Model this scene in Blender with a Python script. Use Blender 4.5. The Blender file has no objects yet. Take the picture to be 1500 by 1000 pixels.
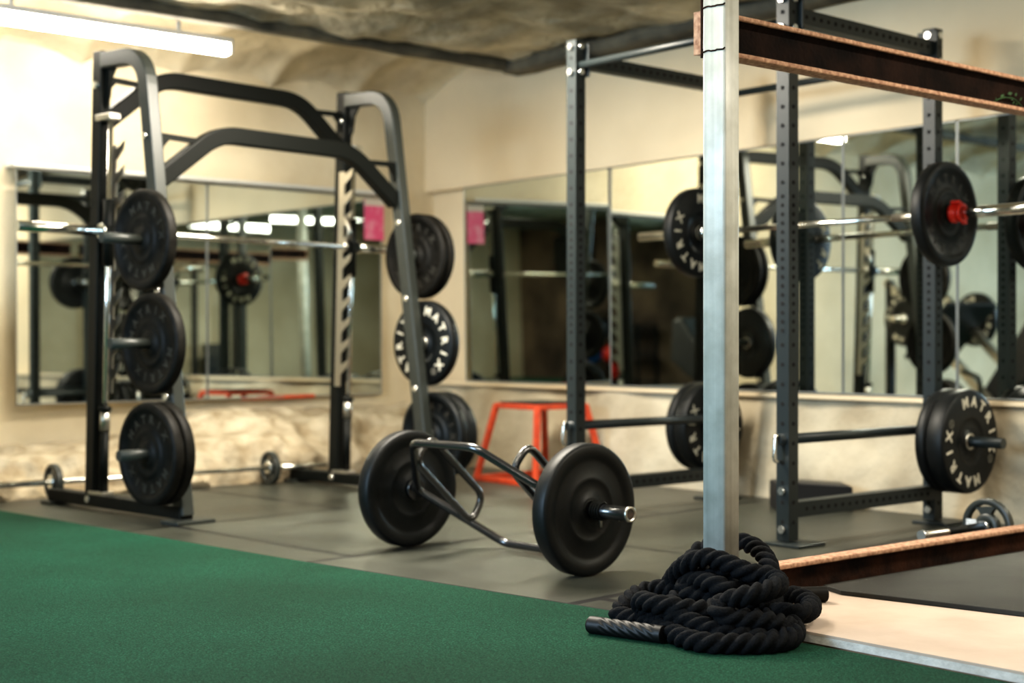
import bpy, bmesh, math, random
from mathutils import Vector, Matrix, noise

random.seed(7)
PI = math.pi
scn = bpy.context.scene
COL = scn.collection
F, CX, CY, H = 2083.0, 750.0, 500.0, 0.795
SY, CYW = 0.636, 0.7717           # viewing direction in plan

def P(px, py, Z):
    """pixel of the photo + depth -> point of the place"""
    xc = (px - CX) / F * Z
    return Vector((SY * Z + CYW * xc, CYW * Z - SY * xc, H - (py - CY) / F * Z))

# ------------------------------------------------------------------ materials
def mat(name, col, rough=0.5, metal=0.0, spec=0.5, noise_scale=None, col2=None, bump=0.0, bump_scale=None,
        detail=4.0, emis=None, estr=0.0, coat=0.0, dist=0.01, rough2=None, lo=0.35, hi=0.65):
    m = bpy.data.materials.new(name); m.use_nodes = True
    nt = m.node_tree; b = nt.nodes['Principled BSDF']
    b.inputs['Base Color'].default_value = (*col, 1)
    b.inputs['Roughness'].default_value = rough
    b.inputs['Metallic'].default_value = metal
    b.inputs['Specular IOR Level'].default_value = spec
    b.inputs['Coat Weight'].default_value = coat
    tc = nt.nodes.new('ShaderNodeTexCoord')
    if noise_scale:
        n = nt.nodes.new('ShaderNodeTexNoise'); n.inputs['Scale'].default_value = noise_scale
        n.inputs['Detail'].default_value = detail
        nt.links.new(tc.outputs['Object'], n.inputs['Vector'])
        r = nt.nodes.new('ShaderNodeValToRGB')
        r.color_ramp.elements[0].position = lo; r.color_ramp.elements[1].position = hi
        r.color_ramp.elements[0].color = (*col, 1); r.color_ramp.elements[1].color = (*(col2 or col), 1)
        nt.links.new(n.outputs['Fac'], r.inputs['Fac'])
        nt.links.new(r.outputs['Color'], b.inputs['Base Color'])
        if rough2 is not None:
            mr = nt.nodes.new('ShaderNodeMapRange')
            mr.inputs['To Min'].default_value = rough; mr.inputs['To Max'].default_value = rough2
            mr.inputs['From Min'].default_value = lo; mr.inputs['From Max'].default_value = hi
            nt.links.new(n.outputs['Fac'], mr.inputs['Value'])
            nt.links.new(mr.outputs['Result'], b.inputs['Roughness'])
    if bump:
        n2 = nt.nodes.new('ShaderNodeTexNoise'); n2.inputs['Scale'].default_value = bump_scale or 60
        n2.inputs['Detail'].default_value = 6
        nt.links.new(tc.outputs['Object'], n2.inputs['Vector'])
        bp = nt.nodes.new('ShaderNodeBump'); bp.inputs['Strength'].default_value = bump
        bp.inputs['Distance'].default_value = dist
        nt.links.new(n2.outputs['Fac'], bp.inputs['Height'])
        nt.links.new(bp.outputs['Normal'], b.inputs['Normal'])
    if emis:
        b.inputs['Emission Color'].default_value = (*emis, 1)
        b.inputs['Emission Strength'].default_value = estr
    return m

M = {}
M['cream'] = mat('cream_plaster', (0.60, 0.50, 0.335), 0.85, noise_scale=1.6, col2=(0.76, 0.655, 0.47), bump=0.35, bump_scale=9, detail=8, dist=0.03)
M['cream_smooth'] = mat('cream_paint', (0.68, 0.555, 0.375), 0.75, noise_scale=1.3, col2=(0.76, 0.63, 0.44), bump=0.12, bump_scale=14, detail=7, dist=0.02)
M['stone'] = mat('rough_limewash', (0.33, 0.26, 0.165), 0.9, noise_scale=7, col2=(0.57, 0.49, 0.355), bump=1.0, bump_scale=18, detail=9, dist=0.03)
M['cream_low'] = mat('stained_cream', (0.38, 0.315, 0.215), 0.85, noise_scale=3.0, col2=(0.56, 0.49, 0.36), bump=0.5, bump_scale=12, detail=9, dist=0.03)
M['ceil'] = mat('rough_ceiling', (0.24, 0.21, 0.145), 0.9, noise_scale=2.6, col2=(0.66, 0.58, 0.42), bump=1.0, bump_scale=7, detail=9, dist=0.06)
M['cove'] = mat('cove_plaster', (0.44, 0.38, 0.27), 0.9, noise_scale=2.6, col2=(0.68, 0.595, 0.43), bump=0.6, bump_scale=8, detail=9, dist=0.04)
M['ceil_dark'] = mat('shade_dark_concrete', (0.05, 0.045, 0.035), 0.9, noise_scale=4, col2=(0.16, 0.14, 0.10), bump=0.6, bump_scale=20)  # dark tone carries the shade of the ceiling gaps; slab overhead shares it
M['brown_wall'] = mat('dark_brown_wall', (0.05, 0.033, 0.024), 0.85, noise_scale=1.3, col2=(0.22, 0.15, 0.10), bump=0.2, bump_scale=10)
M['rack'] = mat('slate_powder_coat', (0.013, 0.019, 0.020), 0.42, bump=0.05, bump_scale=300, dist=0.002)
M['hole'] = mat('hole_shadow', (0.003, 0.003, 0.003), 0.9)
M['black'] = mat('black_powder_coat', (0.004, 0.005, 0.004), 0.5, spec=0.22, bump=0.05, bump_scale=300, dist=0.002)
M['grey_coat'] = mat('grey_powder_coat', (0.030, 0.034, 0.030), 0.38, bump=0.05, bump_scale=300, dist=0.002)
M['gloss'] = mat('gloss_black_steel', (0.012, 0.012, 0.013), 0.27, metal=0.0, spec=1.0, coat=0.6)
M['rubber'] = mat('black_rubber', (0.003, 0.004, 0.0042), 0.47, spec=0.33, noise_scale=140, col2=(0.006, 0.0075, 0.008), bump=0.15, bump_scale=220, dist=0.002)
M['rubber2'] = mat('worn_rubber', (0.005, 0.0045, 0.0035), 0.55, spec=0.16, noise_scale=30, col2=(0.011, 0.010, 0.008), bump=0.2, bump_scale=120, dist=0.002)
M['emboss'] = mat('embossed_rubber', (0.026, 0.024, 0.019), 0.5)
M['letter'] = mat('cream_lettering', (0.72, 0.68, 0.56), 0.6, noise_scale=30, col2=(0.55, 0.52, 0.43))
M['faint'] = mat('worn_mark', (0.17, 0.16, 0.13), 0.7, noise_scale=160, col2=(0.05, 0.05, 0.042))
M['chrome'] = mat('chrome', (0.74, 0.74, 0.70), 0.16, metal=1.0)
M['steel'] = mat('brushed_steel', (0.66, 0.64, 0.58), 0.32, metal=1.0, noise_scale=90, col2=(0.54, 0.52, 0.47))
M['zinc'] = mat('zinc_bolt', (0.80, 0.81, 0.80), 0.25, metal=1.0)
M['red'] = mat('red_plastic', (0.75, 0.03, 0.012), 0.35)
M['red_paint'] = mat('red_orange_paint', (0.62, 0.075, 0.02), 0.5, noise_scale=25, col2=(0.46, 0.05, 0.018))
M['rope'] = mat('rope_fibre', (0.0012, 0.0017, 0.0025), 0.8, spec=0.18, noise_scale=220, col2=(0.0065, 0.008, 0.011), bump=0.9, bump_scale=420, detail=6, dist=0.003)
M['shrink'] = mat('heat_shrink', (0.006, 0.006, 0.0065), 0.5, spec=0.35, bump=0.1, bump_scale=120, dist=0.002)
M['ply'] = mat('plywood_face', (0.43, 0.335, 0.265), 0.75, noise_scale=5, col2=(0.51, 0.41, 0.33), bump=0.1, bump_scale=60, detail=8, dist=0.003)
M['ply_edge'] = mat('painted_plywood_edge', (0.50, 0.47, 0.42), 0.7, noise_scale=24, col2=(0.68, 0.65, 0.60), bump=0.35, bump_scale=60)
M['brown'] = mat('timber_batten', (0.20, 0.125, 0.07), 0.8, noise_scale=30, col2=(0.30, 0.20, 0.12))
M['pink'] = mat('pink_print', (0.75, 0.10, 0.22), 0.6, noise_scale=14, col2=(0.80, 0.34, 0.42), lo=0.5, hi=0.7)
M['paper'] = mat('white_print', (0.72, 0.62, 0.52), 0.6)
M['screen'] = mat('dark_screen', (0.01, 0.012, 0.013), 0.2)
M['plastic_w'] = mat('white_plastic', (0.75, 0.73, 0.68), 0.5)
M['tube'] = mat('tube_diffuser', (1, 1, 1), 0.5, emis=(1.0, 0.925, 0.78), estr=56.0)
M['blue'] = mat('blue_vinyl', (0.02, 0.16, 0.55), 0.4)
M['leaf'] = mat('green_leaf', (0.012, 0.045, 0.010), 0.7, noise_scale=40, col2=(0.025, 0.09, 0.02))
M['rust_shaded'] = mat('shaded_rust', (0.003, 0.0015, 0.001), 0.9, spec=0.15, noise_scale=7, col2=(0.018, 0.008, 0.005), bump=0.4, bump_scale=60, detail=8)  # shade inside the upper beam put into a near-black web colour
M['sticker'] = mat('white_sticker', (0.82, 0.82, 0.80), 0.5, noise_scale=80, col2=(0.6, 0.6, 0.58))
M['mat'] = mat('dark_mat', (0.017, 0.0165, 0.014), 0.6, spec=0.3, noise_scale=3, col2=(0.040, 0.039, 0.033), bump=0.25, bump_scale=160, detail=8, dist=0.003)
M['vinyl'] = mat('black_vinyl', (0.012, 0.012, 0.013), 0.45)
M['alu'] = mat('aluminium_trim', (0.30, 0.31, 0.30), 0.45, metal=0.6)
M['mirror_back'] = mat('mirror_edge', (0.25, 0.27, 0.25), 0.4)

def mirror_mat():
    m = bpy.data.materials.new('mirror_glass'); m.use_nodes = True
    b = m.node_tree.nodes['Principled BSDF']
    b.inputs['Base Color'].default_value = (0.72, 0.765, 0.72, 1)
    b.inputs['Metallic'].default_value = 1.0; b.inputs['Roughness'].default_value = 0.015
    return m
M['mirror'] = mirror_mat()

def rust_mat():
    m = mat('rusty_steel', (0.085, 0.035, 0.018), 0.85, noise_scale=22, col2=(0.36, 0.17, 0.095), bump=0.5, bump_scale=90, detail=9, dist=0.004, lo=0.38, hi=0.62)
    return m
M['rust'] = rust_mat()
M['rust_dark'] = mat('weld_and_shaded_rust', (0.006, 0.003, 0.002), 0.9, spec=0.2, noise_scale=8, col2=(0.045, 0.017, 0.008), bump=0.4, bump_scale=60, detail=8)  # lower web darkened for its shade; the brown weld beads share it
M['rust_edge'] = mat('lit_rust', (0.30, 0.15, 0.09), 0.85, noise_scale=60, col2=(0.58, 0.36, 0.235), bump=0.6, bump_scale=150, detail=9, dist=0.003)  # flanges and beam end coloured bright, as the lit side of the rust

def post_mat():
    m = mat('galvanised_steel', (0.50, 0.51, 0.46), 0.42, metal=0.05, noise_scale=12, col2=(0.66, 0.67, 0.62), bump=0.15, bump_scale=150, detail=8, dist=0.002)
    nt = m.node_tree; b = nt.nodes['Principled BSDF']
    tc = [n for n in nt.nodes if n.type == 'TEX_COORD'][0]
    mp = nt.nodes.new('ShaderNodeMapping'); mp.inputs['Scale'].default_value = (60, 60, 1.2)
    nt.links.new(tc.outputs['Object'], mp.inputs['Vector'])
    n = nt.nodes.new('ShaderNodeTexNoise'); n.inputs['Scale'].default_value = 1.0; n.inputs['Detail'].default_value = 8
    nt.links.new(mp.outputs['Vector'], n.inputs['Vector'])
    r = nt.nodes.new('ShaderNodeValToRGB')
    r.color_ramp.elements[0].position = 0.3; r.color_ramp.elements[0].color = (0.84, 0.84, 0.83, 1)
    r.color_ramp.elements[1].position = 0.6; r.color_ramp.elements[1].color = (1, 1, 1, 1)
    nt.links.new(n.outputs['Fac'], r.inputs['Fac'])
    mx = nt.nodes.new('ShaderNodeMix'); mx.data_type = 'RGBA'; mx.blend_type = 'MULTIPLY'
    mx.inputs['Factor'].default_value = 1.0
    src = b.inputs['Base Color'].links[0].from_socket
    nt.links.new(src, mx.inputs[6]); nt.links.new(r.outputs['Color'], mx.inputs[7])
    nt.links.new(mx.outputs[2], b.inputs['Base Color'])
    return m
M['post'] = post_mat()

def floor_mat():
    m = bpy.data.materials.new('rubber_flooring'); m.use_nodes = True
    nt = m.node_tree; b = nt.nodes['Principled BSDF']; L = nt.links.new
    tc = nt.nodes.new('ShaderNodeTexCoord')
    mp = nt.nodes.new('ShaderNodeMapping')
    mp.inputs['Rotation'].default_value = (0, 0, math.radians(-5.6))
    mp.inputs['Location'].default_value = FLOOR_OFF
    L(tc.outputs['Object'], mp.inputs['Vector'])
    br = nt.nodes.new('ShaderNodeTexBrick'); br.inputs['Scale'].default_value = 1.0
    br.inputs['Brick Width'].default_value = 1.83; br.inputs['Row Height'].default_value = 1.22
    br.inputs['Mortar Size'].default_value = 0.022; br.inputs['Mortar Smooth'].default_value = 0.2  # seam drawn wide to take in the shadow of the mat step
    br.offset = 0.5
    L(mp.outputs['Vector'], br.inputs['Vector'])
    n = nt.nodes.new('ShaderNodeTexNoise'); n.inputs['Scale'].default_value = 1.1; n.inputs['Detail'].default_value = 9
    n.inputs['Roughness'].default_value = 0.62
    L(tc.outputs['Object'], n.inputs['Vector'])
    r = nt.nodes.new('ShaderNodeValToRGB')
    r.color_ramp.elements[0].position = 0.3; r.color_ramp.elements[0].color = (0.019, 0.0195, 0.0145, 1)
    r.color_ramp.elements[1].position = 0.72; r.color_ramp.elements[1].color = (0.072, 0.075, 0.058, 1)
    L(n.outputs['Fac'], r.inputs['Fac'])
    sp = nt.nodes.new('ShaderNodeTexNoise'); sp.inputs['Scale'].default_value = 160; sp.inputs['Detail'].default_value = 3
    L(tc.outputs['Object'], sp.inputs['Vector'])
    r2 = nt.nodes.new('ShaderNodeValToRGB')
    r2.color_ramp.elements[0].position = 0.70; r2.color_ramp.elements[0].color = (0, 0, 0, 1)
    r2.color_ramp.elements[1].position = 0.78; r2.color_ramp.elements[1].color = (1, 1, 1, 1)
    L(sp.outputs['Fac'], r2.inputs['Fac'])
    m1 = nt.nodes.new('ShaderNodeMix'); m1.data_type = 'RGBA'
    L(r2.outputs['Color'], m1.inputs['Factor']); L(r.outputs['Color'], m1.inputs[6]); m1.inputs[7].default_value = (0.26, 0.25, 0.21, 1)
    m2 = nt.nodes.new('ShaderNodeMix'); m2.data_type = 'RGBA'
    L(br.outputs['Fac'], m2.inputs['Factor']); L(m1.outputs[2], m2.inputs[6]); m2.inputs[7].default_value = (0.006, 0.006, 0.006, 1)
    L(m2.outputs[2], b.inputs['Base Color'])
    mr = nt.nodes.new('ShaderNodeMapRange'); mr.inputs['From Min'].default_value = 0.3; mr.inputs['From Max'].default_value = 0.7
    mr.inputs['To Min'].default_value = 0.30; mr.inputs['To Max'].default_value = 0.46
    L(n.outputs['Fac'], mr.inputs['Value']); L(mr.outputs['Result'], b.inputs['Roughness'])
    bp = nt.nodes.new('ShaderNodeBump'); bp.inputs['Strength'].default_value = 0.25; bp.inputs['Distance'].default_value = 0.003
    L(sp.outputs['Fac'], bp.inputs['Height']); L(bp.outputs['Normal'], b.inputs['Normal'])
    b.inputs['Specular IOR Level'].default_value = 0.45
    return m
FLOOR_OFF = (0.35, -0.4756, 0)
M['floor'] = floor_mat()
FLOOR_OFF = (0.35, 0.3, 0)

def turf_mat():
    m = bpy.data.materials.new('turf_pile'); m.use_nodes = True
    nt = m.node_tree; b = nt.nodes['Principled BSDF']; L = nt.links.new
    tc = nt.nodes.new('ShaderNodeTexCoord')
    n = nt.nodes.new('ShaderNodeTexNoise'); n.inputs['Scale'].default_value = 190; n.inputs['Detail'].default_value = 5; n.inputs['Roughness'].default_value = 0.7
    L(tc.outputs['Object'], n.inputs['Vector'])
    r = nt.nodes.new('ShaderNodeValToRGB')
    r.color_ramp.elements[0].position = 0.36; r.color_ramp.elements[0].color = (0.001, 0.011, 0.005, 1)
    e = r.color_ramp.elements.new(0.52); e.color = (0.005, 0.054, 0.027, 1)
    r.color_ramp.elements[-1].position = 0.70; r.color_ramp.elements[-1].color = (0.030, 0.155, 0.085, 1)
    L(n.outputs['Fac'], r.inputs['Fac'])
    g = nt.nodes.new('ShaderNodeTexNoise'); g.inputs['Scale'].default_value = 1.4; g.inputs['Detail'].default_value = 3
    L(tc.outputs['Object'], g.inputs['Vector'])
    gr = nt.nodes.new('ShaderNodeValToRGB')
    gr.color_ramp.elements[0].position = 0.35; gr.color_ramp.elements[0].color = (0.72, 0.74, 0.70, 1)
    gr.color_ramp.elements[1].position = 0.65; gr.color_ramp.elements[1].color = (1.1, 1.1, 1.15, 1)
    L(g.outputs['Fac'], gr.inputs['Fac'])
    mx = nt.nodes.new('ShaderNodeMix'); mx.data_type = 'RGBA'; mx.blend_type = 'MULTIPLY'; mx.inputs['Factor'].default_value = 1
    L(r.outputs['Color'], mx.inputs[6]); L(gr.outputs['Color'], mx.inputs[7]); L(mx.outputs[2], b.inputs['Base Color'])
    b.inputs['Roughness'].default_value = 0.85; b.inputs['Specular IOR Level'].default_value = 0.15
    b.inputs['Sheen Weight'].default_value = 0.08; b.inputs['Sheen Tint'].default_value = (0.3, 0.8, 0.55, 1)
    bp = nt.nodes.new('ShaderNodeBump'); bp.inputs['Strength'].default_value = 1.0; bp.inputs['Distance'].default_value = 0.008
    L(n.outputs['Fac'], bp.inputs['Height']); L(bp.outputs['Normal'], b.inputs['Normal'])
    return m
M['turf'] = turf_mat()

# ------------------------------------------------------------------ mesh helpers
def frame_of(d, up=Vector((0, 0, 1))):
    d = d.normalized()
    if abs(d.dot(up)) > 0.98: up = Vector((0, 1, 0))
    x = up.cross(d).normalized(); y = d.cross(x).normalized()
    return x, y

class MB:
    def __init__(s): s.bm = bmesh.new()
    def face(s, vs, mi=0, smooth=False):
        try:
            f = s.bm.faces.new(vs); f.material_index = mi; f.smooth = smooth; return f
        except ValueError:
            return None
    def box(s, c, size, rot=None, mi=0):
        c = Vector(c); hx, hy, hz = [k / 2 for k in size]
        R = rot if rot is not None else Matrix.Identity(3)
        v = [s.bm.verts.new(c + R @ Vector((x * hx, y * hy, z * hz))) for x in (-1, 1) for y in (-1, 1) for z in (-1, 1)]
        for q in ((0, 1, 3, 2), (4, 6, 7, 5), (0, 4, 5, 1), (2, 3, 7, 6), (0, 2, 6, 4), (1, 5, 7, 3)):
            s.face([v[k] for k in q], mi)
        return s
    def bar(s, a, b, w, h, up=Vector((0, 0, 1)), mi=0):
        """rectangular bar from a to b; w across, h along up"""
        a = Vector(a); b = Vector(b); d = b - a
        x, y = frame_of(d, Vector(up))
        R = Matrix((x, y, d.normalized())).transposed()
        return s.box((a + b) / 2, (w, h, d.length), R, mi)
    def prism(s, poly, a, b, mi=0):
        """polygon (3d points) extruded by vector b-a"""
        off = Vector(b) - Vector(a)
        v0 = [s.bm.verts.new(Vector(p)) for p in poly]; v1 = [s.bm.verts.new(Vector(p) + off) for p in poly]
        s.face(v0[::-1], mi); s.face(v1, mi)
        n = len(poly)
        for k in range(n): s.face([v0[k], v0[(k + 1) % n], v1[(k + 1) % n], v1[k]], mi)
        return s
    def cyl(s, a, b, r, r2=None, seg=16, mi=0, caps=True):
        a = Vector(a); b = Vector(b); r2 = r if r2 is None else r2
        x, y = frame_of(b - a)
        A = []; B = []
        for k in range(seg):
            t = 2 * PI * k / seg; o = x * math.cos(t) + y * math.sin(t)
            A.append(s.bm.verts.new(a + o * r)); B.append(s.bm.verts.new(b + o * r2))
        for k in range(seg):
            j = (k + 1) % seg; s.face([A[k], A[j], B[j], B[k]], mi, True)
        if caps: s.face(A[::-1], mi); s.face(B, mi)
        return s
    def lathe(s, prof, a, axis, seg=48, mi=0, closed=True):
        """prof = [(r, h)...] turned about axis through a; closed joins last to first (a ring)"""
        a = Vector(a); axis = Vector(axis).normalized(); x, y = frame_of(axis)
        rings = []
        for r, h in prof:
            rings.append([s.bm.verts.new(a + axis * h + (x * math.cos(2 * PI * k / seg) + y * math.sin(2 * PI * k / seg)) * r) for k in range(seg)])
        n = len(prof)
        for i in range(n if closed else n - 1):
            A = rings[i]; B = rings[(i + 1) % n]
            for k in range(seg):
                j = (k + 1) % seg; s.face([A[k], A[j], B[j], B[k]], mi, True)
        return s
    def sweep(s, pts, sec, closed=False, mi=0, up=Vector((0, 0, 1)), smooth=True, twist=None):
        pts = [Vector(p) for p in pts]; n = len(pts)
        T = []
        for i in range(n):
            if closed: d = pts[(i + 1) % n] - pts[i - 1]
            else: d = pts[min(i + 1, n - 1)] - pts[max(i - 1, 0)]
            T.append(d.normalized())
        x, y = frame_of(T[0], Vector(up))
        rings = []
        for i in range(n):
            if i > 0:
                q = T[i - 1].rotation_difference(T[i]); x = q @ x
                x = (x - T[i] * x.dot(T[i])).normalized()
            y = T[i].cross(x)
            sc = 1.0
            if not closed and 0 < i < n - 1 and twist is None:
                c = T[i].dot((pts[i + 1] - pts[i]).normalized()); sc = 1 / max(c, 0.5)
            sc_pts = sec(i) if callable(sec) else sec
            rings.append([s.bm.verts.new(pts[i] + x * u + y * v) for u, v in sc_pts])
        m = len(rings[0])
        for i in range(n if closed else n - 1):
            A = rings[i]; B = rings[(i + 1) % n]
            for k in range(m):
                j = (k + 1) % m; s.face([A[k], A[j], B[j], B[k]], mi, smooth)
        if not closed:
            s.face(rings[0][::-1], mi); s.face(rings[-1], mi)
        return s
    def tube(s, pts, r, seg=12, closed=False, mi=0):
        return s.sweep(pts, [(r * math.cos(2 * PI * k / seg), r * math.sin(2 * PI * k / seg)) for k in range(seg)], closed, mi)
    def build(s, name, mats, parent=None, bevel=0.0, seg=2):
        bmesh.ops.recalc_face_normals(s.bm, faces=s.bm.faces[:])
        me = bpy.data.meshes.new(name); s.bm.to_mesh(me); s.bm.free()
        for m in (mats if isinstance(mats, (list, tuple)) else [mats]): me.materials.append(m)
        o = bpy.data.objects.new(name, me); COL.objects.link(o)
        if parent is not None: o.parent = parent
        if bevel:
            b = o.modifiers.new('bevel', 'BEVEL'); b.width = bevel; b.segments = seg; b.limit_method = 'ANGLE'; b.angle_limit = math.radians(50)
        return o

def rounded(pts, r, n=6):
    """polyline with rounded inner corners"""
    pts = [Vector(p) for p in pts]; out = [pts[0]]
    for i in range(1, len(pts) - 1):
        a, b, c = pts[i - 1], pts[i], pts[i + 1]
        rr = min(r, (a - b).length * .49, (c - b).length * .49)
        p0 = b + (a - b).normalized() * rr; p1 = b + (c - b).normalized() * rr
        for k in range(n + 1):
            t = k / n; out.append(p0 * (1 - t) ** 2 + b * 2 * t * (1 - t) + p1 * t * t)
    out.append(pts[-1]); return out
def rounded_loop(pts, r, n=5):
    pts = [Vector(p) for p in pts]; out = []; N = len(pts)
    for i in range(N):
        a, b, c = pts[i - 1], pts[i], pts[(i + 1) % N]
        rr = min(r, (a - b).length * .49, (c - b).length * .49)
        p0 = b + (a - b).normalized() * rr; p1 = b + (c - b).normalized() * rr
        for k in range(n + 1):
            t = k / n; out.append(p0 * (1 - t) ** 2 + b * 2 * t * (1 - t) + p1 * t * t)
    return out
def rrect(w, h, r=0.008, n=3):
    out = []
    for cx, cy, a0 in ((w / 2 - r, h / 2 - r, 0), (-w / 2 + r, h / 2 - r, PI / 2), (-w / 2 + r, -h / 2 + r, PI), (w / 2 - r, -h / 2 + r, 1.5 * PI)):
        for k in range(n + 1):
            t = a0 + PI / 2 * k / n; out.append((cx + r * math.cos(t), cy + r * math.sin(t)))
    return out

def tag(o, label=None, cat=None, group=None, kind=None):
    if label: o['label'] = label
    if cat: o['category'] = cat
    if group: o['group'] = group
    if kind: o['kind'] = kind
    return o
def empty(name, loc=(0, 0, 0), rz=0.0):
    o = bpy.data.objects.new(name, None); COL.objects.link(o); o.empty_display_size = 0.05
    o.location = loc; o.rotation_euler = (0, 0, rz); return o
def copy_tree(o, parent=None):
    c = o.copy(); COL.objects.link(c)
    if parent is not None: c.parent = parent
    for ch in list(o.children): copy_tree(ch, c)
    return c
def set_axes(o, loc, z, spin=0.0):
    """place o so that its local z runs along z and its local y points up, turned by spin about z"""
    z = Vector(z).normalized(); up = Vector((0, 0, 1))
    x = up.cross(z).normalized(); y = z.cross(x)
    R = Matrix((x, y, z)).transposed() @ Matrix.Rotation(spin, 3, 'Z')
    o.rotation_euler = R.to_euler(); o.location = loc

# ------------------------------------------------------------------ plan constants
XR, YL, ZC = 5.75, 7.86, 2.55      # mirror wall on the right, wall on the left, ceiling
XN, YB = -3.2, -3.6                # walls behind the camera
LINT = 1.81                        # underside of the overhanging upper wall

# ------------------------------------------------------------------ the setting
b = MB(); b.box(((XN + XR) / 2, (YB + YL) / 2, -0.05), (XR - XN + .6, YL - YB + .6, 0.1))
tag(b.build('floor', M['floor']), kind='structure', label='dark rubber gym flooring with seams')

def turf():
    edge = [(2.30, 7.03), (2.37, 6.63), (2.656, 4.416), (2.852, 3.11), (2.948, 2.37), (2.978, 1.6), (2.99, 0.0), (2.99, YB + .1)]
    poly = [(x, y, 0.0) for x, y in edge] + [(XN + .1, YB + .1, 0.0), (XN + .1, 7.03, 0.0)]
    b = MB(); b.prism(poly, (0, 0, 0), (0, 0, 0.009))
    o = b.build('artificial_turf', M['turf'])
    tag(o, 'green artificial turf carpet covering the near floor', 'artificial turf', kind='stuff')
turf()
b = MB(); q = [(2.664, 4.416), (2.860, 3.11), (2.956, 2.46)]
b.prism([(x, y, .0005) for x, y in q] + [(x + .024, y, .0005) for x, y in reversed(q)], (0, 0, 0), (0, 0, .003))  # flat black strip painted in as the shade of the turf step
tag(b.build('trim_8', M['hole']), kind='structure', label='black strip standing for the shaded step between turf and rubber flooring')

# left wall: plain upper part, plus the rough battered footing below the mirrors
b = MB(); b.box(((XN + XR) / 2, YL + .1, ZC / 2 + .2), (XR - XN + .6, 0.2, ZC + .4))
tag(b.build('wall_left', M['cream']), kind='structure', label='cream plastered wall behind the weight machine')
def lumpy(prof, x0, x1, nx, amp, name, m, along='X', seed=0.0, scale=3.0, rise=None):
    """profile [(offset, z)] carried along X (or Y) with noise pushing it in and out"""
    bm = bmesh.new(); rows = []
    P2 = []
    for i in range(len(prof) - 1):
        for k in range(6): 
            t = k / 6; P2.append((prof[i][0] * (1 - t) + prof[i + 1][0] * t, prof[i][1] * (1 - t) + prof[i + 1][1] * t))
    P2.append(prof[-1])
    for i in range(nx + 1):
        x = x0 + (x1 - x0) * i / nx; row = []
        for j, (o_, z) in enumerate(P2):
            w = 0.0 if j in (0, len(P2) - 1) else 1.0
            d = w * amp * (noise.noise(Vector((x * scale + seed, o_ * scale, z * scale * 1.6))) + .5 * noise.noise(Vector((x * scale * 2.7 + seed, o_ * 5, z * scale * 4))))
            if rise: z = z * (rise(x) if z > .02 else 1)
            p = (x, o_ - d, z + d * .4) if along == 'X' else (o_ - d, x, z + d * .4)
            row.append(bm.verts.new(p))
        rows.append(row)
    for i in range(nx):
        for j in range(len(P2) - 1):
            f = bm.faces.new((rows[i][j], rows[i + 1][j], rows[i + 1][j + 1], rows[i][j + 1])); f.smooth = True
    bmesh.ops.recalc_face_normals(bm, faces=bm.faces[:])
    me = bpy.data.meshes.new(name); bm.to_mesh(me); bm.free(); me.materials.append(m)
    o = bpy.data.objects.new(name, me); COL.objects.link(o); return o
foot = lumpy([(7.06, -0.01), (7.09, 0.07), (7.20, 0.13), (7.42, 0.185), (7.62, 0.21), (7.87, 0.215)], XN, XR, 360, 0.12, 'trim_1', M['stone'], scale=4.0, rise=lambda x: 1 + .75 * min(1, max(0, (x - 3.3) / .7)))
tag(foot, kind='structure', label='rough limewashed stone footing along the left wall')

# right wall: upper part stands proud over the mirrors, lower part with a sill
b = MB()
b.box((XR + .13, (YB + YL) / 2, ZC / 2 + .1), (0.2, YL - YB + .4, ZC + .4))
b.box((XR + .005, (YB + YL) / 2, (LINT + ZC + .2) / 2), (0.09, YL - YB, ZC + .2 - LINT))
tag(b.build('wall_right', M['cream_smooth']), kind='structure', label='cream painted wall with overhanging upper half')
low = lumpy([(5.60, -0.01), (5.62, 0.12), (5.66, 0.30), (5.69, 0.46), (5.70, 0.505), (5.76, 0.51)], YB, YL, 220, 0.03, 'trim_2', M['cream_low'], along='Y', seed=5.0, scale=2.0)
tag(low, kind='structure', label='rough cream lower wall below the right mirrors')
b = MB(); b.box((5.705, (YB + YL) / 2, 0.519), (0.085, YL - YB - .02, 0.022))
tag(b.build('trim_3', M['cream_smooth'], bevel=.004), kind='structure', label='narrow sill under the right mirrors')

b = MB(); b.box(((XN + XR) / 2, YB - .1, ZC / 2), (XR - XN + .4, .2, ZC + .6))
tag(b.build('wall_back', M['cream']), kind='structure', label='cream plastered wall')
b = MB(); b.box((XN - .1, (YB + YL) / 2, ZC / 2), (.2, YL - YB + .4, ZC + .6))
tag(b.build('wall_near', M['brown_wall']), kind='structure', label='dark brown side wall')

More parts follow.
